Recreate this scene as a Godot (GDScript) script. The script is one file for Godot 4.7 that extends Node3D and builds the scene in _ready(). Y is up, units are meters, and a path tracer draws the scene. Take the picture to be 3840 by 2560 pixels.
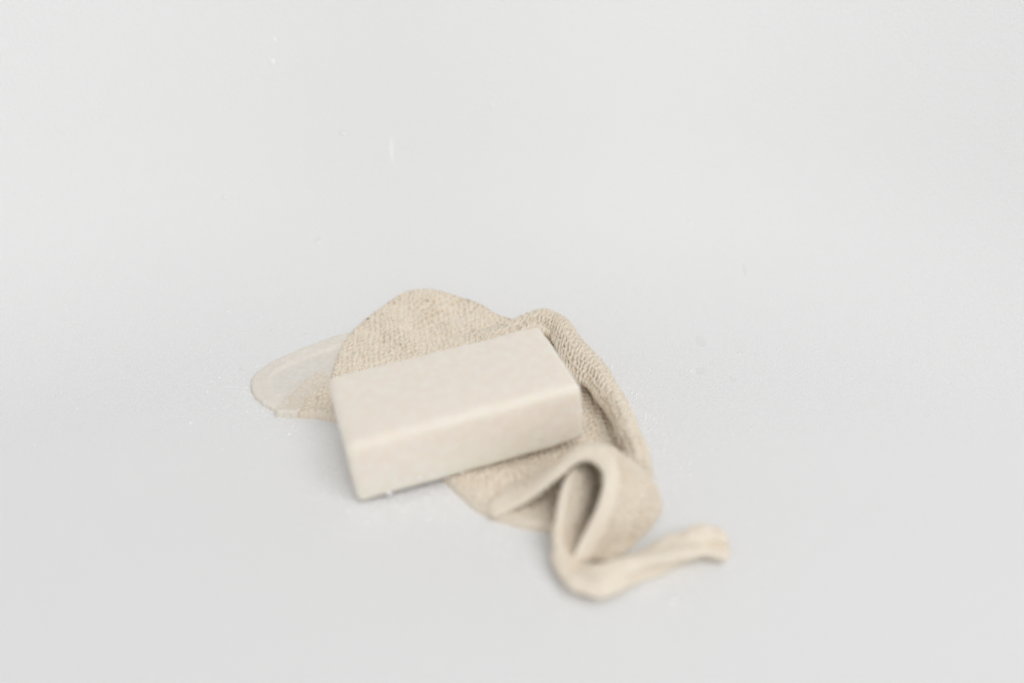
extends Node3D
# A cream soap bar lying on a rumpled oatmeal washcloth on the wet floor of a white bathtub. Units are metres, y is up.

var rng := RandomNumberGenerator.new()
var noise := FastNoiseLite.new()
var fine := FastNoiseLite.new()
var used := {}

# the tub: a floor shaped like a rounded rectangle, a cove and a sloping wall all round
const FLOOR_C := Vector2(0.0, 0.35)
const FLOOR_H := Vector2(0.27, 0.65)
const FLOOR_R := 0.20
const COVE_LENGTH := 0.17
const WALL_DEG := 62.0
const WALL_TOP := 0.36
var cove: PackedVector2Array   # outward and upward, along the cove's easing curve

# the soap bar
const SOAP_SIZE := Vector3(0.0865, 0.0256, 0.047)
const SOAP_AT := Vector3(-0.0203, 0.00475, -0.2610)
const SOAP_YAW := 17.94
const SOAP_TILT := 5.07
const SOAP_LEAN := -1.64


func _ready() -> void:
	rng.seed = 71
	noise.seed = 5
	noise.frequency = 1.0
	noise.fractal_octaves = 3
	fine.seed = 9
	fine.frequency = 1.0
	fine.fractal_octaves = 2

	# camera, held just above the tub floor
	var cam := Camera3D.new()
	cam.name = "camera"
	cam.position = Vector3(0, 0.2092, 0)
	cam.rotation_degrees = Vector3(-31.84, 0, 0)
	cam.fov = 43.6
	cam.near = 0.01
	cam.far = 30.0
	var lens := CameraAttributesPhysical.new()
	lens.frustum_focal_length = 30.0
	lens.frustum_focus_distance = 0.372
	lens.frustum_near = 0.01
	lens.frustum_far = 30.0
	lens.exposure_aperture = 2.65
	add_child(cam)
	cam.attributes = lens
	cam.fov = 43.6
	cam.current = true

	# the pale walls and ceiling of the bathroom, met only as even light
	var around := WorldEnvironment.new()
	around.name = "surroundings"
	var env := Environment.new()
	env.background_mode = Environment.BG_COLOR
	env.background_color = Color(0.50, 0.501, 0.50).linear_to_srgb()
	env.tonemap_mode = Environment.TONE_MAPPER_LINEAR
	env.tonemap_exposure = 0.95
	env.sdfgi_enabled = true
	env.ssao_enabled = true
	env.ssil_enabled = true
	around.environment = env
	add_child(around)

	# a frosted window high on the right
	window(Vector3(0.62, 1.45, 0.65), Vector3(0.0, 0.0, -0.3), Vector2(1.3, 1.2), 1.3)

	make_cove()
	bathtub()
	soap_bar()
	washcloth()
	droplets()


# ---------------------------------------------------------------- helpers
func numbered(called: String) -> String:
	used[called] = used.get(called, -1) + 1
	return called if used[called] == 0 else "%s_%03d" % [called, used[called]]


func thing(called: String, label: String, category: String, at := Vector3.ZERO) -> Node3D:
	var o := Node3D.new()
	o.name = numbered(called)
	o.position = at
	o.set_meta("label", label)
	o.set_meta("category", category)
	add_child(o, true)
	return o


func part(called: String, m: Mesh, mat: Material, parent: Node) -> MeshInstance3D:
	var o := MeshInstance3D.new()
	o.name = called
	o.mesh = m
	o.material_override = mat
	parent.add_child(o, true)
	return o


# a mesh from a grid of points, rows by cols, with smooth normals; keep says which cells are drawn
func grid_mesh(p: PackedVector3Array, cols: int, closed := false, keep := PackedByteArray(), uv := PackedVector2Array()) -> ArrayMesh:
	var rows := p.size() / cols
	var n := PackedVector3Array()
	n.resize(p.size())
	var idx := PackedInt32Array()
	for i in rows - 1:
		for j in (cols if closed else cols - 1):
			var a := i * cols + j
			var b := i * cols + (j + 1) % cols
			var c := a + cols
			var d := b + cols
			if keep.size() and not (keep[a] and keep[b] and keep[c] and keep[d]):
				continue
			var n1 := (p[c] - p[a]).cross(p[b] - p[a])
			var n2 := (p[c] - p[b]).cross(p[d] - p[b])
			n[a] += n1
			n[b] += n1 + n2
			n[c] += n1 + n2
			n[d] += n2
			idx.append_array([a, b, c, b, d, c])
	for i in n.size():
		n[i] = n[i].normalized() if n[i].length_squared() > 0.0 else Vector3.UP
	var arr := []
	arr.resize(Mesh.ARRAY_MAX)
	arr[Mesh.ARRAY_VERTEX] = p
	arr[Mesh.ARRAY_NORMAL] = n
	if uv.size():
		arr[Mesh.ARRAY_TEX_UV] = uv
	arr[Mesh.ARRAY_INDEX] = idx
	var m := ArrayMesh.new()
	m.add_surface_from_arrays(Mesh.PRIMITIVE_TRIANGLES, arr)
	return m


# a closed tube of rings, turned so that its faces look outwards
func tube_mesh(p: PackedVector3Array, around: int) -> ArrayMesh:
	var total := 0.0
	var rings := p.size() / around
	for i in rings - 1:
		var mid := Vector3.ZERO
		for j in around:
			mid += p[i * around + j] / around
		for j in around:
			var a := p[i * around + j]
			var b := p[i * around + (j + 1) % around]
			var c := p[(i + 1) * around + j]
			total += (c - a).cross(b - a).dot(a - mid)
	if total < 0.0:
		for i in rings:
			var ring := p.slice(i * around, (i + 1) * around)
			ring.reverse()
			for j in around:
				p[i * around + j] = ring[j]
	return grid_mesh(p, around, true)


func spline(a: Array, t: float) -> Vector3:
	var k := clampi(int(floor(t)), 0, a.size() - 2)
	var f := t - k
	var p0: Vector3 = a[maxi(k - 1, 0)]
	var p1: Vector3 = a[k]
	var p2: Vector3 = a[k + 1]
	var p3: Vector3 = a[mini(k + 2, a.size() - 1)]
	return p1.cubic_interpolate(p2, p0, p3, f)


func noise_tex(size: int, freq: float, octaves: int, seed_: int, lo: Color, hi: Color, kind := FastNoiseLite.TYPE_SIMPLEX_SMOOTH, low_at := 0.25, high_at := 0.75) -> NoiseTexture2D:
	var f := FastNoiseLite.new()
	f.seed = seed_
	f.noise_type = kind
	f.frequency = freq
	f.fractal_octaves = octaves
	var t := NoiseTexture2D.new()
	t.width = size
	t.height = size
	t.seamless = true
	t.noise = f
	var g := Gradient.new()
	g.set_color(0, lo)
	g.set_color(1, hi)
	g.set_offset(0, low_at)
	g.set_offset(1, high_at)
	t.color_ramp = g
	return t


func relief(size: int, freq: float, octaves: int, seed_: int, strength: float) -> NoiseTexture2D:
	var f := FastNoiseLite.new()
	f.seed = seed_
	f.frequency = freq
	f.fractal_octaves = octaves
	var t := NoiseTexture2D.new()
	t.width = size
	t.height = size
	t.seamless = true
	t.as_normal_map = true
	t.bump_strength = strength
	t.noise = f
	return t


func world_map(m: StandardMaterial3D, metres: float, from: Vector3) -> void:
	# one tile of the pattern, its corner at that place
	m.uv1_triplanar = true
	m.uv1_world_triplanar = true
	m.uv1_scale = Vector3.ONE / metres
	m.uv1_offset = -from / metres


# ---------------------------------------------------------------- light
func window(at: Vector3, towards: Vector3, size: Vector2, energy: float) -> void:
	var w := thing("window", "frosted bathroom window high on the right, outside the frame", "window", at)
	w.look_at_from_position(at, towards)
	var glass := StandardMaterial3D.new()
	glass.albedo_color = Color(0.8, 0.8, 0.8)
	glass.emission_enabled = true
	glass.emission = Color(1, 1, 1)
	glass.emission_energy_multiplier = 1.0
	var pane := BoxMesh.new()
	pane.size = Vector3(size.x, size.y, 0.01)
	part("pane", pane, glass, w).position = Vector3(0, 0, 0.02)
	var paint := StandardMaterial3D.new()
	paint.albedo_color = Color(0.8, 0.8, 0.79).linear_to_srgb()
	for s in [-1, 1]:
		var b := BoxMesh.new()
		b.size = Vector3(0.05, size.y + 0.1, 0.05)
		part("frame", b, paint, w).position = Vector3(s * (size.x / 2 + 0.0255), 0, 0.02)
		var c := BoxMesh.new()
		c.size = Vector3(size.x, 0.05, 0.05)
		part("frame", c, paint, w).position = Vector3(0, s * (size.y / 2 + 0.0255), 0.02)
	var l := AreaLight3D.new()
	l.name = "window_light"
	l.area_size = size
	l.light_energy = energy
	l.light_color = Color(1.0, 1.0, 1.0)
	l.shadow_enabled = true
	l.area_range = 12.0
	l.position = Vector3(0, 0, 0.0)
	w.add_child(l)


# ---------------------------------------------------------------- the tub
# outline of the tub at an outward offset from the edge of its flat floor
func tub_loop(offset: float) -> PackedVector2Array:
	var out := PackedVector2Array()
	var inner := FLOOR_H - Vector2(FLOOR_R, FLOOR_R)
	var corners := [Vector2(1, -1), Vector2(1, 1), Vector2(-1, 1), Vector2(-1, -1)]
	for k in 4:
		var c: Vector2 = FLOOR_C + inner * corners[k]
		var next: Vector2 = FLOOR_C + inner * corners[(k + 1) % 4]
		for i in 33:
			var a := -PI / 2 + PI / 2 * (k + i / 32.0)
			out.append(c + Vector2(cos(a), sin(a)) * (FLOOR_R + offset))
		var d := Vector2.from_angle(PI / 2 * k)
		for i in range(1, 20):
			out.append(c.lerp(next, i / 20.0) + d * (FLOOR_R + offset))
	out.reverse()
	return out


func make_cove() -> void:
	var at := Vector2.ZERO
	cove.append(at)
	for i in 100:
		var u := (i + 0.5) / 100.0
		at += Vector2.from_angle(deg_to_rad(WALL_DEG) * u * u * (3.0 - 2.0 * u)) * COVE_LENGTH / 100.0
		cove.append(at)


# how high the tub's inner surface is over a place
func tub_y(q: Vector2) -> float:
	var d := (q - FLOOR_C).abs() - (FLOOR_H - Vector2(FLOOR_R, FLOOR_R))
	var o := Vector2(maxf(d.x, 0), maxf(d.y, 0)).length() + minf(maxf(d.x, d.y), 0.0) - FLOOR_R
	if o <= 0.0:
		return 0.0
	if o >= cove[-1].x:
		return cove[-1].y + (o - cove[-1].x) * tan(deg_to_rad(WALL_DEG))
	var lo := 0
	var hi := cove.size() - 1
	while hi - lo > 1:
		var m := (lo + hi) / 2
		if cove[m].x <= o:
			lo = m
		else:
			hi = m
	return lerpf(cove[lo].y, cove[hi].y, (o - cove[lo].x) / (cove[hi].x - cove[lo].x))


func tub_normal(q: Vector2) -> Vector3:
	var e := 0.0005
	return Vector3(tub_y(q - Vector2(e, 0)) - tub_y(q + Vector2(e, 0)), 2.0 * e, tub_y(q - Vector2(0, e)) - tub_y(q + Vector2(0, e))).normalized()


func bathtub() -> void:
	var enamel := StandardMaterial3D.new()
	enamel.albedo_color = Color(0.83, 0.83, 0.83).linear_to_srgb()
	enamel.roughness = 0.5
	enamel.metallic_specular = 0.38
	enamel.normal_enabled = true
	enamel.normal_texture = relief(2048, 0.22, 2, 3, 4.0)
	enamel.normal_scale = 0.2
	world_map(enamel, 0.6, Vector3(-0.3, -0.2, -0.58))
	var tub := thing("bathtub", "white bathtub with gently grained floor and smooth sloping walls", "bathtub")
	tub.set_meta("kind", "structure")
	var n := tub_loop(0.0).size()
	# floor, cove and wall in one sheet
	var p := PackedVector3Array()
	for ring in 8:
		for q in tub_loop(0.0):
			var c := Vector2(FLOOR_C.x, clampf(q.y, FLOOR_C.y - 0.4, FLOOR_C.y + 0.4))
			var v := c.lerp(q, ring / 8.0)
			p.append(Vector3(v.x, 0, v.y))
	for q in cove:
		for v in tub_loop(q.x):
			p.append(Vector3(v.x, q.y, v.y))
	var slope := Vector2.from_angle(deg_to_rad(WALL_DEG))
	var top := cove[-1] + slope * (WALL_TOP - cove[-1].y) / slope.y
	for i in range(1, 11):
		var q := cove[-1].lerp(top, i / 10.0)
		for v in tub_loop(q.x):
			p.append(Vector3(v.x, q.y, v.y))
	part("basin", grid_mesh(p, n, true), enamel, tub)
	# the rounded rim and the apron outside it
	p = PackedVector3Array()
	for i in 9:
		var a := PI * (1.0 - i / 8.0)
		for v in tub_loop(top.x + 0.03 + 0.03 * cos(a)):
			p.append(Vector3(v.x, top.y + 0.018 * sin(a), v.y))
	for v in tub_loop(top.x + 0.06):
		p.append(Vector3(v.x, top.y - 0.34, v.y))
	part("rim", grid_mesh(p, n, true), enamel, tub)


# ---------------------------------------------------------------- the soap
func soap_basis() -> Basis:
	return Basis(Vector3.UP, deg_to_rad(SOAP_YAW)) * Basis(Vector3.BACK, deg_to_rad(SOAP_TILT)) * Basis(Vector3.RIGHT, deg_to_rad(SOAP_LEAN))


func soap_bar() -> void:
	var m := StandardMaterial3D.new()
	m.albedo_color = Color(1, 1, 1)
	m.albedo_texture = noise_tex(1024, 0.016, 5, 21, Color(0.88, 0.80, 0.70).linear_to_srgb(), Color(0.905, 0.84, 0.755).linear_to_srgb())
	m.roughness = 0.55
	m.subsurf_scatter_enabled = true
	m.subsurf_scatter_strength = 0.3
	m.normal_enabled = true
	m.normal_texture = relief(1024, 0.03, 4, 22, 6.0)
	m.normal_scale = 0.4
	m.uv1_triplanar = true
	m.uv1_scale = Vector3.ONE / 0.1
	m.uv1_offset = Vector3.ONE * 0.5
	var st := SurfaceTool.new()
	st.begin(Mesh.PRIMITIVE_TRIANGLES)
	st.set_smooth_group(0)
	var h := SOAP_SIZE / 2.0
	var r := 0.0028
	var ticks := func(half: float) -> PackedFloat32Array:
		var a := PackedFloat32Array()
		for i in 7:
			a.append(-half + r * i / 6.0)
		var k := 22
		for i in range(1, k):
			a.append(-half + r + (2.0 * half - 2.0 * r) * i / k)
		for i in 7:
			a.append(half - r + r * i / 6.0)
		return a
	var axes := [ticks.call(h.x), ticks.call(h.y), ticks.call(h.z)]
	for ax in 3:
		var u := (ax + 1) % 3
		var v := (ax + 2) % 3
		for s in [-1.0, 1.0]:
			for i in axes[u].size() - 1:
				for j in axes[v].size() - 1:
					var c: Array[Vector3] = []
					for o in [[0, 0], [1, 0], [1, 1], [0, 1]]:
						var q := Vector3.ZERO
						q[ax] = s * h[ax]
						q[u] = axes[u][i + o[0]]
						q[v] = axes[v][j + o[1]]
						c.append(soap_skin(q, h, r))
					if s > 0:
						for k in [0, 2, 1, 0, 3, 2]:
							st.add_vertex(c[k])
					else:
						for k in [0, 1, 2, 0, 2, 3]:
							st.add_vertex(c[k])
	st.index()
	st.generate_normals()
	var bar := thing("soap_bar", "rectangular cream soap bar with rounded edges lying tilted on the washcloth", "soap", SOAP_AT)
	bar.basis = soap_basis()
	part("bar", st.commit(), m, bar).position = Vector3(0, h.y, 0)


func soap_skin(q: Vector3, h: Vector3, r: float) -> Vector3:
	# rounded box; faces very slightly crowned and worn uneven, the front upper edge rounder than the others
	var rr := r * (1.0 + 0.35 * smoothstep(0.0, h.z, q.z) * smoothstep(0.0, h.y, q.y))
	var inner := h - Vector3.ONE * rr
	var c := q.clamp(-inner, inner)
	var d := q - c
	var p := c + d.normalized() * rr
	var crown := (1.0 - pow(absf(q.x) / h.x, 2.5)) * (1.0 - pow(absf(q.z) / h.z, 2.5))
	p.y += signf(q.y) * 0.0006 * crown if absf(q.y) > h.y - 0.0001 else 0.0
	var w := noise.get_noise_3dv(p * 55.0) * 0.0004 + noise.get_noise_3dv(p * 200.0) * 0.00012
	return p + d.normalized() * w


# ---------------------------------------------------------------- the washcloth
var cloth_relief: NoiseTexture2D


func cloth_material(fine_weave: bool) -> StandardMaterial3D:
	var m := StandardMaterial3D.new()
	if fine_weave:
		m.albedo_texture = noise_tex(1024, 0.08, 4, 31, Color(0.86, 0.80, 0.715).linear_to_srgb(), Color(0.90, 0.85, 0.775).linear_to_srgb())  # paler, greyer colour stands in for the sheen of the water film
	else:
		m.albedo_texture = noise_tex(1024, 0.08, 4, 31, Color(0.90, 0.79, 0.645).linear_to_srgb(), Color(0.95, 0.87, 0.745).linear_to_srgb())
	m.roughness = 0.55
	m.rim_enabled = true
	m.rim = 0.15
	m.rim_tint = 0.8
	m.normal_enabled = true
	m.normal_texture = cloth_relief
	m.normal_scale = 0.35 if fine_weave else 0.4
	m.backlight_enabled = true
	m.backlight = Color(0.25, 0.21, 0.16)
	world_map(m, 0.3, Vector3(-0.15, -0.15, -0.42))
	return m


func weave(a: float, b: float) -> float:
	# loops of an open waffle knit, about 2.6 mm apart, rows staggered and a little uneven; 0 in the pits, about 1 on the loops
	var ja := a + 0.0010 * noise.get_noise_2d(a * 150.0, b * 150.0) + 0.0004 * noise.get_noise_2d(a * 480.0, b * 480.0 + 7.0)
	var jb := b + 0.0010 * noise.get_noise_2d(a * 150.0 + 40.0, b * 150.0) + 0.0004 * noise.get_noise_2d(a * 480.0, b * 480.0 + 70.0)
	var pb := jb * TAU / 0.0024
	var pa := ja * TAU / 0.0027 + PI * 0.5 * sin(pb * 0.5)
	var warp := 0.5 + 0.5 * cos(pa)
	var weft := 0.5 + 0.5 * cos(pb)
	var pit := (1.0 - warp) * (1.0 - weft)
	return 1.0 - smoothstep(0.12, 0.85, pit) - 0.22 * (1.0 - warp) * weft + 0.34 * fine.get_noise_2d(a * 1300.0, b * 1300.0)


func seg_dist(p: Vector2, a: Vector2, b: Vector2) -> Vector2:
	# distance, and how far along
	var ab := b - a
	var t := clampf((p - a).dot(ab) / maxf(ab.length_squared(), 1e-12), 0.0, 1.0)
	return Vector2(p.distance_to(a + ab * t), t)


func inside_dist(p: Vector2, poly: PackedVector2Array) -> float:
	var d := 1e9
	for i in poly.size():
		d = minf(d, seg_dist(p, poly[i], poly[(i + 1) % poly.size()]).x)
	return d if Geometry2D.is_point_in_polygon(p, poly) else -d


func smooth_poly(a: PackedVector2Array, per := 5) -> PackedVector2Array:
	var out := PackedVector2Array()
	var n := a.size()
	for i in n:
		for k in per:
			out.append(a[i].cubic_interpolate(a[(i + 1) % n], a[(i - 1 + n) % n], a[(i + 2) % n], float(k) / per))
	return out


# a layer of cloth lying on the tub floor: its outline, its height at a place, and how deep its weave is there
func layer(poly: PackedVector2Array, cell: float, edge: float, height: Callable, depth: Callable, turn: float) -> ArrayMesh:
	var box := Rect2(poly[0], Vector2.ZERO)
	for q in poly:
		box = box.expand(q)
	box = box.grow(0.002)
	var cols := int(box.size.x / cell) + 1
	var rows := int(box.size.y / cell) + 1
	# distances and heights on a coarse lattice, then in between
	var big := 0.001
	var cw := int(box.size.x / big) + 3
	var ch := int(box.size.y / big) + 3
	var sd := PackedFloat32Array()
	var hh := PackedFloat32Array()
	for i in ch:
		for j in cw:
			var q := box.position + Vector2(j, i) * big
			sd.append(inside_dist(q, poly))
			hh.append(height.call(q))
	var base := PackedVector3Array()
	var keep := PackedByteArray()
	var inset := PackedFloat32Array()
	for i in rows:
		for j in cols:
			var q := Vector2(j, i) * cell
			var g := q / big
			var k := int(g.y) * cw + int(g.x)
			var fx := g.x - int(g.x)
			var fy := g.y - int(g.y)
			var s := lerpf(lerpf(sd[k], sd[k + 1], fx), lerpf(sd[k + cw], sd[k + cw + 1], fx), fy)
			var y := lerpf(lerpf(hh[k], hh[k + 1], fx), lerpf(hh[k + cw], hh[k + cw + 1], fx), fy)
			q += box.position
			s += 0.0004 * noise.get_noise_2d(q.x * 500.0, q.y * 500.0)
			var round_ := 1.0 - clampf(s / edge, 0.0, 1.0)
			y = y * sqrt(maxf(0.0, 1.0 - round_ * round_)) if s > 0.0 else -0.002
			y += tub_y(q)
			base.append(Vector3(q.x, y, q.y))
			inset.append(s)
			keep.append((2 if s > 0.0 else 1) if s > -cell * 2.5 else 0)
	# weave along the surface's own normal
	var out := base.duplicate()
	var uv := PackedVector2Array()
	uv.resize(base.size())
	var ct := cos(turn)
	var sn := sin(turn)
	for i in range(1, rows - 1):
		for j in range(1, cols - 1):
			var k := i * cols + j
			if keep[k] < 2:
				continue
			var nrm := (base[k + cols] - base[k - cols]).cross(base[k + 1] - base[k - 1]).normalized()
			var q := Vector2(base[k].x, base[k].z)
			# follow the slope so that loops do not stretch on steep sides
			var along := q + Vector2(nrm.x, nrm.z) * base[k].y * 0.6
			var a := along.x * ct - along.y * sn
			var b := along.x * sn + along.y * ct
			var deep: float = depth.call(q) * clampf(inset[k] / 0.0018, 0.0, 1.0)
			out[k] += nrm * deep * (weave(a, b) - 0.75)
	return grid_mesh(out, cols, false, keep)


func soap_under(q: Vector2, y: float, lift := 0.0) -> float:
	# the cloth is pressed flat where the bar lies on it
	var inv := Transform3D(soap_basis(), SOAP_AT).affine_inverse()
	var l := inv * Vector3(q.x, 0.006, q.y)
	var out := maxf(absf(l.x) - SOAP_SIZE.x / 2, absf(l.z) - SOAP_SIZE.z / 2)
	var b := soap_basis()
	var n := b.y
	var plane := SOAP_AT.y - ((q.x - SOAP_AT.x) * n.x + (q.y - SOAP_AT.z) * n.z) / n.y - 0.0004 + lift
	var room := maxf(plane, 0.0003)
	if out < 0.0012:
		return minf(y, room)
	return minf(y, room + (out - 0.0012) * 3.0)


var roll: Array[Vector3] = []   # x, z, and height of the rolled fold's ridge
var roll_w: PackedFloat32Array


func roll_height(q: Vector2) -> float:
	var best := 0.0
	for i in roll.size() - 1:
		var a := Vector2(roll[i].x, roll[i].y)
		var b := Vector2(roll[i + 1].x, roll[i + 1].y)
		var d := seg_dist(q, a, b)
		var w := lerpf(roll_w[i], roll_w[i + 1], d.y)
		var h := lerpf(roll[i].z, roll[i + 1].z, d.y)
		var f := d.x / w
		if f < 1.0:
			best = maxf(best, h * sqrt(1.0 - f * f))
	return best


func bump_at(q: Vector2, c: Vector2, r: Vector2, turn: float, h: float) -> float:
	var d := (q - c).rotated(-turn) / r
	return h * exp(-d.length_squared())


func washcloth() -> void:
	var cloth := thing("washcloth", "wet oatmeal waffle knit washcloth crumpled under the soap bar", "washcloth")
	cloth_relief = relief(2048, 0.3, 2, 33, 8.0)
	var coarse := cloth_material(false)
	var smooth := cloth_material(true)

	# the smooth hemmed corner that pokes out on the left, under the rest
	var lobe := smooth_poly(PackedVector2Array([
		Vector2(-0.0700, -0.2780), Vector2(-0.0842, -0.2785), Vector2(-0.0953, -0.2808), Vector2(-0.1040, -0.2868), Vector2(-0.1105, -0.2955), Vector2(-0.1126, -0.3060),
		Vector2(-0.1080, -0.3162), Vector2(-0.0979, -0.3262), Vector2(-0.0874, -0.3338), Vector2(-0.0791, -0.3384), Vector2(-0.0660, -0.3400), Vector2(-0.0500, -0.3200), Vector2(-0.0550, -0.2850)]))
	var lobe_h := func(q: Vector2) -> float:
		var d := inside_dist(q, lobe)
		var band := smoothstep(0.0095, 0.0075, d)
		return soap_under(q, 0.0013 + 0.0011 * band + 0.0004 * noise.get_noise_2d(q.x * 90.0, q.y * 90.0))
	var lobe_w := func(_q: Vector2) -> float: return 0.00006
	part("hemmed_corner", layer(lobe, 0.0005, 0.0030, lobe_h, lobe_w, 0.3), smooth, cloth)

	# a band of close knit along the edge of the sheet
	var band := smooth_poly(PackedVector2Array([Vector2(-0.0967, -0.2795), Vector2(-0.0912, -0.2780), Vector2(-0.0870, -0.2780), Vector2(-0.0800, -0.2860), Vector2(-0.0770, -0.2960), Vector2(-0.0770, -0.3059), Vector2(-0.0830, -0.3075), Vector2(-0.0879, -0.3030), Vector2(-0.0915, -0.2930)]), 4)
	var band_h := func(q: Vector2) -> float: return soap_under(q, 0.0032)
	var band_w := func(_q: Vector2) -> float: return 0.0003
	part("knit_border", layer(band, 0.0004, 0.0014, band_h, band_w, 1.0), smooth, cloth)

	# the waffle-knit sheet
	var sheet := smooth_poly(PackedVector2Array([
		Vector2(-0.0785, -0.2770), Vector2(-0.0870, -0.2785), Vector2(-0.0845, -0.2890), Vector2(-0.0800, -0.2960), Vector2(-0.0783, -0.3030), Vector2(-0.0786, -0.3151), Vector2(-0.0773, -0.3285), Vector2(-0.0732, -0.3407), Vector2(-0.0671, -0.3490),
		Vector2(-0.0607, -0.3562), Vector2(-0.0550, -0.3625), Vector2(-0.0458, -0.3661), Vector2(-0.0351, -0.3648), Vector2(-0.0244, -0.3617), Vector2(-0.0138, -0.3567), Vector2(-0.0043, -0.3490),
		Vector2(0.0049, -0.3461), Vector2(0.0140, -0.3430), Vector2(0.0228, -0.3358), Vector2(0.0285, -0.3268), Vector2(0.0348, -0.3073), Vector2(0.0404, -0.2893), Vector2(0.0441, -0.2742), Vector2(0.0467, -0.2602),
		Vector2(0.0488, -0.2496), Vector2(0.0504, -0.2420), Vector2(0.0511, -0.2302), Vector2(0.0480, -0.2230), Vector2(0.0360, -0.2140), Vector2(0.0240, -0.2120), Vector2(0.0154, -0.2127), Vector2(0.0036, -0.2148), Vector2(-0.0100, -0.2212),
		Vector2(-0.0181, -0.2301), Vector2(-0.0249, -0.2387), Vector2(-0.0330, -0.2480), Vector2(-0.0520, -0.2600), Vector2(-0.0650, -0.2720)]), 4)
	roll = [Vector3(-0.040, -0.318, 0.004), Vector3(-0.022, -0.326, 0.0055), Vector3(-0.006, -0.330, 0.0085), Vector3(0.006, -0.333, 0.0095), Vector3(0.0145, -0.3325, 0.0085), Vector3(0.0245, -0.3270, 0.006), Vector3(0.0300, -0.3150, 0.004)]
	roll_w = PackedFloat32Array([0.008, 0.010, 0.0110, 0.0100, 0.0080, 0.0055, 0.0045])
	var sheet_h := func(q: Vector2) -> float:
		var y := 0.0038 + 0.0009 * noise.get_noise_2d(q.x * 45.0 + 3.0, q.y * 45.0)
		y += bump_at(q, Vector2(-0.058, -0.340), Vector2(0.018, 0.007), 0.9, 0.0022)
		y += bump_at(q, Vector2(-0.035, -0.344), Vector2(0.020, 0.006), -0.5, -0.0013)
		y += bump_at(q, Vector2(-0.043, -0.359), Vector2(0.014, 0.005), -0.2, 0.0018)
		y -= bump_at(q, Vector2(0.0300, -0.2680), Vector2(0.009, 0.022), -0.25, 0.0028)
		y = maxf(y, roll_height(q) + 0.0004 * noise.get_noise_2d(q.x * 140.0, q.y * 140.0))
		y = maxf(y, bump_at(q, Vector2(0.0335, -0.2450), Vector2(0.011, 0.0065), 0.2, 0.0125))
		y = maxf(y, bump_at(q, Vector2(0.0120, -0.2360), Vector2(0.020, 0.008), 0.35, 0.0075))
		return soap_under(q, y)
	var sheet_w := func(q: Vector2) -> float:
		return 0.0019 * (0.75 + 0.5 * noise.get_noise_2d(q.x * 60.0, q.y * 60.0 + 9.0))
	part("waffle_sheet", layer(sheet, 0.00032, 0.0022, sheet_h, sheet_w, 0.65), coarse, cloth)

	# its right side is rolled over, the free edge hanging over the gap beside the soap
	var k0 := [Vector3(-0.0180, 0.0035, -0.3215), Vector3(-0.0040, 0.0062, -0.3255), Vector3(0.0086, 0.0107, -0.3313), Vector3(0.0159, 0.0104, -0.3277), Vector3(0.0191, 0.0096, -0.3228), Vector3(0.0226, 0.0093, -0.3088), Vector3(0.0269, 0.0093, -0.2952), Vector3(0.0320, 0.0093, -0.2881), Vector3(0.0354, 0.0088, -0.2793), Vector3(0.0385, 0.0083, -0.2723), Vector3(0.0408, 0.0078, -0.2638), Vector3(0.0419, 0.0073, -0.2543), Vector3(0.0432, 0.0068, -0.2471), Vector3(0.0428, 0.0058, -0.2385)]
	var k1 := [Vector3(-0.0170, 0.0045, -0.3242), Vector3(-0.0030, 0.0080, -0.3290), Vector3(0.0097, 0.0109, -0.3339), Vector3(0.0170, 0.0108, -0.3303), Vector3(0.0205, 0.0108, -0.3253), Vector3(0.0241, 0.0107, -0.3117), Vector3(0.0286, 0.0108, -0.2986), Vector3(0.0335, 0.0108, -0.2904), Vector3(0.0368, 0.0106, -0.2807), Vector3(0.0398, 0.0104, -0.2730), Vector3(0.0419, 0.0102, -0.2640), Vector3(0.0430, 0.0100, -0.2542), Vector3(0.0443, 0.0098, -0.2469), Vector3(0.0440, 0.0082, -0.2380)]
	var k2 := [Vector3(-0.0150, 0.0050, -0.3290), Vector3(-0.0010, 0.0096, -0.3345), Vector3(0.0116, 0.0127, -0.3382), Vector3(0.0188, 0.0124, -0.3347), Vector3(0.0227, 0.0123, -0.3294), Vector3(0.0266, 0.0120, -0.3166), Vector3(0.0315, 0.0120, -0.3043), Vector3(0.0361, 0.0120, -0.2944), Vector3(0.0390, 0.0118, -0.2831), Vector3(0.0419, 0.0116, -0.2742), Vector3(0.0438, 0.0114, -0.2643), Vector3(0.0447, 0.0112, -0.2541), Vector3(0.0462, 0.0110, -0.2467), Vector3(0.0460, 0.0090, -0.2375)]
	var k3 := [Vector3(-0.0130, 0.0034, -0.3335), Vector3(0.0010, 0.0075, -0.3395), Vector3(0.0135, 0.0120, -0.3424), Vector3(0.0207, 0.0115, -0.3390), Vector3(0.0250, 0.0108, -0.3336), Vector3(0.0291, 0.0099, -0.3215), Vector3(0.0343, 0.0095, -0.3100), Vector3(0.0387, 0.0095, -0.2983), Vector3(0.0413, 0.0095, -0.2855), Vector3(0.0440, 0.0095, -0.2754), Vector3(0.0457, 0.0095, -0.2647), Vector3(0.0465, 0.0095, -0.2540), Vector3(0.0480, 0.0095, -0.2464), Vector3(0.0484, 0.0070, -0.2372)]
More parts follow.
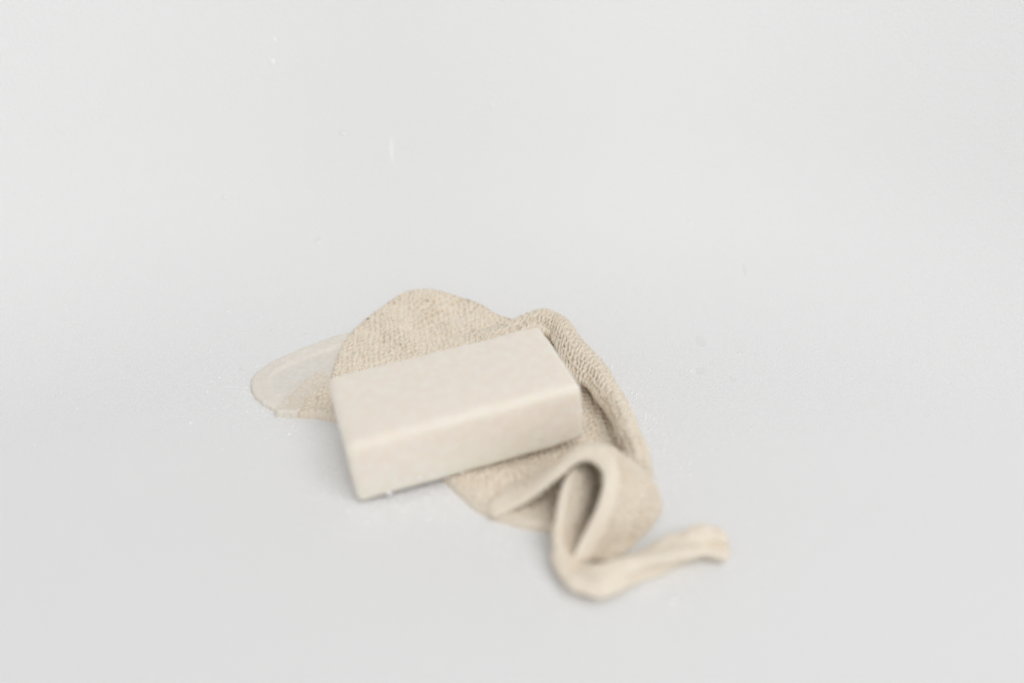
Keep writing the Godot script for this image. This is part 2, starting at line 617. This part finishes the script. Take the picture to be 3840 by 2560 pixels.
	var k4 := [Vector3(-0.0120, 0.0020, -0.3355), Vector3(0.0020, 0.0050, -0.3422), Vector3(0.0144, 0.0074, -0.3444), Vector3(0.0215, 0.0068, -0.3411), Vector3(0.0260, 0.0060, -0.3356), Vector3(0.0302, 0.0050, -0.3238), Vector3(0.0357, 0.0046, -0.3126), Vector3(0.0399, 0.0045, -0.3001), Vector3(0.0424, 0.0045, -0.2866), Vector3(0.0450, 0.0045, -0.2760), Vector3(0.0466, 0.0045, -0.2649), Vector3(0.0473, 0.0045, -0.2539), Vector3(0.0489, 0.0045, -0.2463), Vector3(0.0494, 0.0035, -0.2370)]
	var k5 := [Vector3(-0.0125, 0.0010, -0.3340), Vector3(0.0016, 0.0028, -0.3410), Vector3(0.0137, 0.0042, -0.3430), Vector3(0.0209, 0.0036, -0.3396), Vector3(0.0253, 0.0028, -0.3342), Vector3(0.0294, 0.0017, -0.3222), Vector3(0.0347, 0.0013, -0.3107), Vector3(0.0390, 0.0012, -0.2988), Vector3(0.0416, 0.0012, -0.2858), Vector3(0.0443, 0.0012, -0.2756), Vector3(0.0460, 0.0012, -0.2647), Vector3(0.0467, 0.0012, -0.2539), Vector3(0.0483, 0.0012, -0.2464), Vector3(0.0488, 0.0010, -0.2372)]
	part("rolled_edge", shell([k0, k1, k2, k3, k4, k5], 420, 90, 0.0034, 0.0034, 0.0), coarse, cloth)

	# the front edge stands up in a loop; its hem faces the viewer
	var t0 := [Vector3(-0.0072, 0.0028, -0.2186), Vector3(0.0002, 0.0060, -0.2200), Vector3(0.0075, 0.0110, -0.2209), Vector3(0.0146, 0.0180, -0.2216), Vector3(0.0203, 0.0230, -0.2230), Vector3(0.0264, 0.0250, -0.2228), Vector3(0.0307, 0.0245, -0.2184), Vector3(0.0313, 0.0220, -0.2137), Vector3(0.0293, 0.0170, -0.2081), Vector3(0.0259, 0.0120, -0.2035), Vector3(0.0226, 0.0080, -0.1993), Vector3(0.0192, 0.0045, -0.1945)]
	var t1 := [Vector3(-0.0080, 0.0036, -0.2226), Vector3(0.0020, 0.0070, -0.2255), Vector3(0.0095, 0.0115, -0.2265), Vector3(0.0175, 0.0185, -0.2270), Vector3(0.0240, 0.0240, -0.2280), Vector3(0.0305, 0.0255, -0.2270), Vector3(0.0370, 0.0225, -0.2245), Vector3(0.0400, 0.0190, -0.2205), Vector3(0.0400, 0.0140, -0.2145), Vector3(0.0365, 0.0085, -0.2090), Vector3(0.0320, 0.0050, -0.2040), Vector3(0.0265, 0.0030, -0.1975)]
	var t2 := [Vector3(-0.0045, 0.0030, -0.2290), Vector3(0.0050, 0.0040, -0.2350), Vector3(0.0120, 0.0060, -0.2380), Vector3(0.0210, 0.0090, -0.2400), Vector3(0.0280, 0.0110, -0.2400), Vector3(0.0360, 0.0120, -0.2380), Vector3(0.0455, 0.0100, -0.2345), Vector3(0.0505, 0.0060, -0.2275), Vector3(0.0512, 0.0016, -0.2220), Vector3(0.0465, 0.0012, -0.2140), Vector3(0.0410, 0.0012, -0.2065), Vector3(0.0340, 0.0015, -0.1985)]
	part("folded_loop", shell([t0, t1, t2], 240, 110, 0.0032, 0.0024, 0.0055), coarse, cloth)

	# the same edge turned back up inside the loop
	var f0 := [Vector3(0.0259, 0.0105, -0.2030), Vector3(0.0226, 0.0060, -0.1985), Vector3(0.0195, 0.0040, -0.1945), Vector3(0.0165, 0.0045, -0.1955), Vector3(0.0152, 0.0068, -0.2002), Vector3(0.0150, 0.0100, -0.2028), Vector3(0.0158, 0.0140, -0.2080), Vector3(0.0174, 0.0175, -0.2155), Vector3(0.0200, 0.0190, -0.2230)]
	var f1 := [Vector3(0.0280, 0.0080, -0.2085), Vector3(0.0255, 0.0040, -0.2055), Vector3(0.0232, 0.0025, -0.2035), Vector3(0.0208, 0.0030, -0.2035), Vector3(0.0195, 0.0055, -0.2080), Vector3(0.0195, 0.0090, -0.2105), Vector3(0.0205, 0.0130, -0.2160), Vector3(0.0222, 0.0165, -0.2225), Vector3(0.0240, 0.0180, -0.2290)]
	var f2 := [Vector3(0.0310, 0.0050, -0.2150), Vector3(0.0300, 0.0030, -0.2140), Vector3(0.0285, 0.0020, -0.2140), Vector3(0.0270, 0.0020, -0.2140), Vector3(0.0265, 0.0040, -0.2180), Vector3(0.0265, 0.0070, -0.2210), Vector3(0.0275, 0.0110, -0.2260), Vector3(0.0285, 0.0140, -0.2310), Vector3(0.0295, 0.0150, -0.2350)]
	part("inner_fold", shell([f0, f1, f2], 110, 60, 0.0030, 0.0022, 0.0055), coarse, cloth)

	# and runs out to the right as a twisted end
	part("twisted_end", twist(), coarse, cloth)
	lint(cloth, coarse)


# short loose fibres standing off the cloth
func lint(cloth: Node3D, mat: Material) -> void:
	var st := SurfaceTool.new()
	st.begin(Mesh.PRIMITIVE_TRIANGLES)
	for c in cloth.get_children():
		var arr: Array = c.mesh.surface_get_arrays(0)
		var v: PackedVector3Array = arr[Mesh.ARRAY_VERTEX]
		var n: PackedVector3Array = arr[Mesh.ARRAY_NORMAL]
		for i in 5000 if c.name != &"hemmed_corner" else 300:
			var k := rng.randi_range(0, v.size() - 1)
			if v[k].y < 0.0015 or v[k].y < tub_y(Vector2(v[k].x, v[k].z)) + 0.001:
				continue
			var lean := Vector3(rng.randfn(), rng.randfn(), rng.randfn()).normalized()
			var dir := (n[k] + lean * 0.9).normalized()
			var bend := lean.cross(dir).normalized()
			var long := rng.randf_range(0.0006, 0.0020)
			var a := v[k] - n[k] * 0.0001
			var side := dir.cross(bend).normalized() * 0.00003
			var b := a + dir * long * 0.5
			var e := b + (dir + bend * 0.9).normalized() * long * 0.5
			for q in [a - side, b - side, a + side, a + side, b - side, b + side, b - side, e, b + side]:
				st.add_vertex(q)
	st.generate_normals()
	part("lint", st.commit(), mat, cloth).set_meta("kind", "stuff")


# a sheet of cloth with thickness through rows of control points; its first row is a thick smooth hem
func shell(rows: Array, nu: int, nv: int, hem: float, body: float, hem_wide: float) -> ArrayMesh:
	var mid: Array = []
	for j in nv + 1:
		var line: Array[Vector3] = []
		for i in nu + 1:
			var tu: float = float(i) / nu * (rows[0].size() - 1)
			var col: Array = []
			for r in rows:
				col.append(spline(r, tu))
			line.append(spline(col, float(j) / nv * (rows.size() - 1)))
		mid.append(line)
	var cap := 6
	var p := PackedVector3Array()
	var loop := 0
	var length := 0.0
	for i in nu:
		length += mid[nv / 2][i].distance_to(mid[nv / 2][i + 1])
	for i in nu + 1:
		var ring := PackedVector3Array()
		var end := minf(i, nu - i) / 9.0
		var taper := sqrt(clampf(1.0 - pow(1.0 - minf(end, 1.0), 2.0), 0.02, 1.0))
		var top := PackedVector3Array()
		var bottom := PackedVector3Array()
		var run := 0.0
		for j in nv + 1:
			var c: Vector3 = mid[j][i]
			var du: Vector3 = mid[j][mini(i + 1, nu)] - mid[j][maxi(i - 1, 0)]
			var dv: Vector3 = mid[mini(j + 1, nv)][i] - mid[maxi(j - 1, 0)][i]
			var n := dv.cross(du).normalized()
			if j > 0:
				run += c.distance_to(mid[j - 1][i])
			var in_hem := smoothstep(hem_wide, hem_wide * 0.7, run) if hem_wide > 0.0 else 0.0
			var th := lerpf(body, hem, in_hem) * 0.5 * taper
			var far_end := sqrt(clampf(1.0 - pow(1.0 - minf((nv - j) / 4.0, 1.0), 2.0), 0.02, 1.0))
			th *= far_end
			var w := (weave(length * i / nu, run) - 0.75) * 0.0018 * (1.0 - in_hem) * taper
			w += 0.00012 * noise.get_noise_3dv(c * 400.0)
			top.append(c + n * maxf(th + w, th * 0.15))
			bottom.append(c - n * maxf(th + w, th * 0.15))
		var c0: Vector3 = mid[0][i]
		var back: Vector3 = (mid[0][i] - mid[1][i]).normalized()
		var up: Vector3 = (top[0] - c0)
		for k in range(1, cap):
			var a := PI * k / cap
			ring.append(c0 - up * cos(a) + back * up.length() * sin(a))
		for q in top:
			ring.append(q)
		for j in range(nv, -1, -1):
			ring.append(bottom[j])
		loop = ring.size()
		p.append_array(ring)
	return tube_mesh(p, loop)


func twist() -> ArrayMesh:
	var path := [Vector3(0.0152, 0.0125, -0.2060), Vector3(0.0150, 0.0085, -0.2015), Vector3(0.0160, 0.0055, -0.1965), Vector3(0.0185, 0.0042, -0.1920), Vector3(0.0225, 0.0040, -0.1890), Vector3(0.0280, 0.0042, -0.1886), Vector3(0.0345, 0.0042, -0.1912), Vector3(0.0420, 0.0042, -0.1950), Vector3(0.0510, 0.0046, -0.1988), Vector3(0.0600, 0.0050, -0.2016), Vector3(0.0665, 0.0042, -0.2035), Vector3(0.0712, 0.0032, -0.2050)]
	var rad := [0.0017, 0.0021, 0.0028, 0.0038, 0.0049, 0.0052, 0.0049, 0.0046, 0.0048, 0.0053, 0.0049, 0.0034]
	var nu := 200
	var nr := 48
	var p := PackedVector3Array()
	for i in nu + 1:
		var t := float(i) / nu * (path.size() - 1)
		var c := spline(path, t)
		var dir := (spline(path, minf(t + 0.05, path.size() - 1)) - spline(path, maxf(t - 0.05, 0.0))).normalized()
		var k := mini(int(t), rad.size() - 2)
		var r: float = lerpf(rad[k], rad[k + 1], smoothstep(0.0, 1.0, t - k))
		var e := minf(i, nu - i) / 12.0
		r *= sqrt(clampf(1.0 - pow(1.0 - minf(e, 1.0), 2.0), 0.001, 1.0))
		var side := dir.cross(Vector3.UP).normalized()
		var up := side.cross(dir)
		for j in nr:
			var a := TAU * j / nr
			var fold := 1.0 + (0.30 * cos(3.0 * a + 1.3 * t) + 0.22 * cos(2.0 * a - 0.5 * t + 1.0) + 0.06 * cos(5.0 * a + 1.7 * t)) * smoothstep(1.0, 5.0, t)
			var q := c + (side * cos(a) * 1.05 + up * sin(a) * 0.78) * r * fold
			q += (q - c).normalized() * (0.0003 * noise.get_noise_3dv(q * 300.0) + 0.0012 * noise.get_noise_3dv(q * 80.0))
			q.y = maxf(q.y, 0.0002)
			p.append(q)
	return tube_mesh(p, nr)


# ---------------------------------------------------------------- water
func water_material(whiteness: float) -> StandardMaterial3D:
	# clear water, soap suds, or drops painted white in place of glints
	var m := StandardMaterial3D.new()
	m.albedo_color = Color(0.985, 0.985, 0.985, whiteness)
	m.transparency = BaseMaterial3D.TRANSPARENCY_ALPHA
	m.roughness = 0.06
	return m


# a drop of unit radius lying on y = 0: a flat dome, steep at its rim
func dome(height: float, rings: int, around: int) -> ArrayMesh:
	var p := PackedVector3Array()
	for i in rings + 1:
		var r := float(i) / rings
		var y := height * pow(1.0 - r * r, 0.75)
		for j in around:
			var a := -TAU * j / around
			p.append(Vector3(maxf(r, 0.001) * cos(a), y, maxf(r, 0.001) * sin(a)))
	var m := grid_mesh(p, around, true)
	return m


func drop(shape: Mesh, m: Material, at: Vector2, size: Vector2, lift: float, label: String, group: String) -> void:
	var o := MeshInstance3D.new()
	o.name = numbered("water_drop")
	o.mesh = shape
	o.material_override = m
	var up := tub_normal(at)
	var down := (Vector3.BACK - up * up.dot(Vector3.BACK)).normalized()
	var hgt := minf(size.x, size.y) * 0.5
	o.transform = Transform3D(Basis(up.cross(down) * -size.x * 0.5, up * hgt, down * size.y * 0.5), Vector3(at.x, tub_y(at) + lift, at.y))
	if o.transform.basis.determinant() < 0.0:
		o.transform.basis.x = -o.transform.basis.x
	o.set_meta("label", label)
	o.set_meta("category", "water drop")
	o.set_meta("group", group)
	add_child(o, true)


func droplets() -> void:
	var water := water_material(0.05)
	var suds_glint := water_material(0.9)  # on trickles and beads this white is painted for their glints
	var film := water_material(0.08)
	var shape := dome(0.32, 8, 20)
	var long_shape := dome(0.18, 8, 20)
	# place on the tub (x, z), width and length in millimetres
	var on_tub := [
		[-0.1205, -0.4476, 0.95, 3.44, "thin bright water trickle high on the tub wall, rightmost of the upper left pair"],
		[-0.1247, -0.4467, 0.94, 5.82, "faint longer water trickle high on the tub wall, leftmost of the upper left pair"],
		[-0.1218, -0.4423, 1.49, 3.19, "plump bright teardrop of water below the two trickles at upper left"],
		[-0.0624, -0.4246, 1.65, 17.76, "longest water trickle, a thin pale streak down the middle of the tub wall"],
		[-0.1208, -0.4135, 0.95, 3.86, "small faint water trickle below the teardrop on the left of the wall"],
		[-0.1199, -0.4064, 0.81, 2.80, "lowest small water trickle on the left of the tub wall"],
		[-0.0095, -0.4436, 0.82, 4.28, "thin short water trickle high on the wall, right of the long streak"],
		[-0.0104, -0.4351, 1.91, 4.84, "faint broad water trickle on the wall under the short right one"],
		[-0.0876, -0.4283, 3.29, 3.04, "flat round water drop on the wall left of the long streak"],
		[-0.0983, -0.3930, 2.96, 3.09, "flat pale water drop on the cove above the washcloth"],
		[-0.1451, -0.4034, 2.69, 2.87, "flat water drop low on the wall at far left"],
		[-0.0603, -0.3812, 0.80, 1.77, "tiny oblong water bead just behind the washcloth"],
		[-0.0852, -0.3780, 1.59, 1.79, "bright water bead behind the washcloth, upper of a touching pair"],
		[-0.0853, -0.3757, 1.85, 1.66, "bright water bead behind the washcloth, lower of a touching pair"],
		[-0.1130, -0.3671, 1.82, 1.64, "water bead left of the cloth, upper of a slanting pair"],
		[-0.1140, -0.3646, 1.30, 1.47, "water bead left of the cloth, lower of a slanting pair"],
		[-0.1351, -0.3528, 1.78, 1.93, "lone bright round water bead at the far left of the floor"],
		[-0.0968, -0.3401, 2.99, 2.69, "flat water drop with a dark rim just above the left cloth corner"],
		[-0.1137, -0.3154, 1.06, 1.99, "tiny brilliant water bead beside the tip of the left cloth corner"],
		[-0.1193, -0.3129, 3.06, 2.75, "flat oval water drop left of the cloth corner tip"],
		[-0.1129, -0.3422, 1.50, 2.11, "faint water bead between the lone bead and the left cloth corner"],
		[0.0875, -0.3349, 4.93, 9.22, "large oval water drop on the floor right of the washcloth, upper of two"],
		[0.0833, -0.3119, 5.16, 6.02, "large round water drop on the floor right of the washcloth, lower of two"],
		[0.1034, -0.3260, 3.14, 2.83, "bright oblong water bead right of the two large water drops"],
		[0.1049, -0.3440, 1.00, 1.51, "tiny bright water bead farthest right above the oblong one"],
		[0.0960, -0.3066, 3.01, 5.00, "round water drop below and right of the two large drops"],
		[0.0876, -0.3574, 0.90, 1.28, "tiny water bead above the two large drops on the right"],
		[0.0787, -0.3123, 2.11, 2.68, "small water drop touching the left of the lower large drop"],
		[0.1152, -0.3779, 1.59, 12.51, "long faint water trickle on the cove at the right, above the beads"],
		[0.0908, -0.4005, 2.44, 3.48, "short faint water trickle on the wall right of centre"],
		[0.1308, -0.3973, 2.15, 3.42, "short faint water trickle on the wall, farthest right"],
		[0.0547, -0.2820, 1.31, 1.78, "round water bead on the floor beside the rolled cloth edge"],
		[0.0522, -0.2591, 1.03, 1.19, "sparkling water bead on the floor beside the folded loop"],
		[0.0141, -0.3543, 1.79, 1.61, "tiny flat water bead just behind the rolled cloth edge"],
		[0.0242, -0.3524, 1.02, 1.16, "tiny pale water bead behind the bend of the rolled cloth"],
		[0.0558, -0.2554, 0.82, 1.04, "tiny water bead right of the folded loop"],
		[-0.1110, -0.2923, 1.35, 1.59, "faint water bead on the floor below the cloth corner tip"],
		[-0.0966, -0.2653, 1.47, 1.67, "small pale water bead on the floor left of the soap"],
		[-0.1077, -0.2757, 1.08, 1.32, "tiny water bead on the floor farthest below the cloth corner"],
		[-0.0420, -0.2275, 2.47, 2.22, "blurred pale water drop at the foot of the soap bar"],
	]
	for d in on_tub:
		drop(long_shape if d[1] < -0.375 else shape, water if d[2] > 2.9 and d[1] > -0.36 or "faint" in d[4] or "flat" in d[4] else suds_glint, Vector2(d[0], d[1]), Vector2(d[2] * (2.0 if "bright" in d[4] and d[1] < -0.42 else 1.0), d[3]) * 0.001, 0.0, d[4], "water drops on the bathtub")
	var on_cloth := [
		[-0.1049, -0.3058, 1.1, 1.2, "small clear water bead on the left cloth corner, right one of a pair"],
		[-0.1084, -0.3023, 1.5, 1.3, "clear oval water bead on the left cloth corner, left one of a pair"],
		[-0.1026, -0.2857, 1.4, 1.2, "clear water bead on the lower curve of the left cloth corner"],
		[-0.0909, -0.2934, 1.3, 0.8, "flat bright water bead in the middle of the left cloth corner"],
		[-0.0672, -0.3434, 0.8, 0.8, "tiny glinting water bead on the upper left of the waffle sheet"],
		[-0.0479, -0.3354, 0.9, 0.7, "tiny glinting water bead on the waffle sheet behind the soap"],
	]
	for d in on_cloth:
		drop(shape, water, Vector2(d[0], d[1]), Vector2(d[2], d[3]) * 0.001, 0.0026 if d[0] < -0.085 else 0.0042, d[4], "water beads on the washcloth")
	# soapy water standing in the left cloth corner
	var rim := smooth_poly(PackedVector2Array([Vector2(-0.0830, -0.2850), Vector2(-0.0930, -0.2835), Vector2(-0.1010, -0.2890), Vector2(-0.1058, -0.2975), Vector2(-0.1070, -0.3060), Vector2(-0.1030, -0.3140), Vector2(-0.0940, -0.3230), Vector2(-0.0850, -0.3310), Vector2(-0.0760, -0.3330), Vector2(-0.0740, -0.3100)]))
	var level := func(_q: Vector2) -> float: return 0.0024
	var still := func(_q: Vector2) -> float: return 0.0
	var pool := MeshInstance3D.new()
	pool.name = "soapy_pool"
	pool.mesh = layer(rim, 0.0006, 0.004, level, still, 0.0)
	pool.material_override = film
	pool.set_meta("label", "thin cloudy pool of soapy water lying in the left cloth corner")
	pool.set_meta("category", "water")
	add_child(pool)
	# beads on the soap's front face, in millimetres along, up and across
	var on_soap := [
		[-20.3, 3.6, 2.2, "white bead of suds low on the front of the soap, biggest of its kind"],
		[-32.0, 0.9, 1.6, "white bead of suds at the lower left front edge of the soap"],
		[-5.0, 1.0, 1.0, "tiny white bead of suds at the lower edge, middle of the soap front"],
		[-26.5, 7.0, 0.8, "speck of suds highest on the left half of the soap front"],
		[6.5, 4.2, 0.8, "speck of suds on the right half of the soap front"]]
	for d in on_soap:
		var bead := MeshInstance3D.new()
		bead.name = numbered("suds_bead")
		bead.mesh = shape
		bead.material_override = suds_glint
		var bs := soap_basis()
		var r: float = d[2] * 0.0005
		bead.transform = Transform3D(Basis(bs.x * r, bs.z * r * 1.4, -bs.y * r * 1.1), SOAP_AT + bs * Vector3(d[0] * 0.001, d[1] * 0.001, SOAP_SIZE.z / 2 - 0.0001))
		bead.set_meta("label", d[3])
		bead.set_meta("category", "suds")
		bead.set_meta("group", "beads of suds on the soap front")
		add_child(bead, true)
	# fine spray over the floor, and a frost of suds that gathers along the foot of the cloth and soap
	var foot: Array[Vector2] = []
	var soap_foot := Transform3D(soap_basis(), SOAP_AT)
	for i in 60:
		var c := soap_foot * Vector3(-SOAP_SIZE.x / 2, 0, SOAP_SIZE.z * (i / 60.0 - 0.5))
		foot.append(Vector2(c.x, c.z))
		c = soap_foot * Vector3(SOAP_SIZE.x * (i / 120.0 - 0.5), 0, SOAP_SIZE.z / 2)
		foot.append(Vector2(c.x, c.z))
	for line_ in [
		[Vector2(-0.072, -0.277), Vector2(-0.090, -0.2785), Vector2(-0.104, -0.287), Vector2(-0.112, -0.300), Vector2(-0.110, -0.314)],
		[Vector2(-0.025, -0.238), Vector2(-0.008, -0.221), Vector2(0.004, -0.213), Vector2(0.015, -0.197), Vector2(0.020, -0.186)],
		[Vector2(0.025, -0.183), Vector2(0.045, -0.190), Vector2(0.072, -0.202)],
		[Vector2(0.053, -0.222), Vector2(0.050, -0.250), Vector2(0.046, -0.275), Vector2(0.037, -0.310)]]:
		for i in line_.size() - 1:
			for j in (8 if line_[0].x < -0.05 else 40):
				foot.append(line_[i].lerp(line_[i + 1], j / 40.0))
	var mm := MultiMesh.new()
	mm.transform_format = MultiMesh.TRANSFORM_3D
	mm.mesh = dome(0.5, 3, 8)
	mm.instance_count = 18000
	for i in mm.instance_count:
		var q: Vector2
		var r := 0.00018 * exp(absf(rng.randfn(0.0, 0.5)))
		if i % 6 == 0:
			q = Vector2(rng.randfn(-0.02, 0.085), rng.randfn(-0.27, 0.06)).clamp(Vector2(-0.3, -0.43), Vector2(0.3, -0.12))
		else:
			var far := absf(rng.randfn(0.0, 0.009)) + absf(rng.randfn(0.0, 0.004))
			q = foot[rng.randi_range(0, foot.size() - 1)] + Vector2.from_angle(rng.randf() * TAU) * far
		var up := tub_normal(q)
		var down := (Vector3.BACK - up * up.dot(Vector3.BACK)).normalized()
		mm.set_instance_transform(i, Transform3D(Basis(down.cross(up) * -r, up * r, down * r * rng.randf_range(0.8, 1.3)), Vector3(q.x, tub_y(q), q.y)))
	var spray := MultiMeshInstance3D.new()
	spray.name = "suds_spray"
	spray.multimesh = mm
	spray.material_override = suds_glint  # same white: partly real suds, partly glints painted onto clear spray
	spray.set_meta("kind", "stuff")
	spray.set_meta("label", "frost of fine suds and spray on the tub floor round the soap and cloth")
	spray.set_meta("category", "suds")
	add_child(spray)
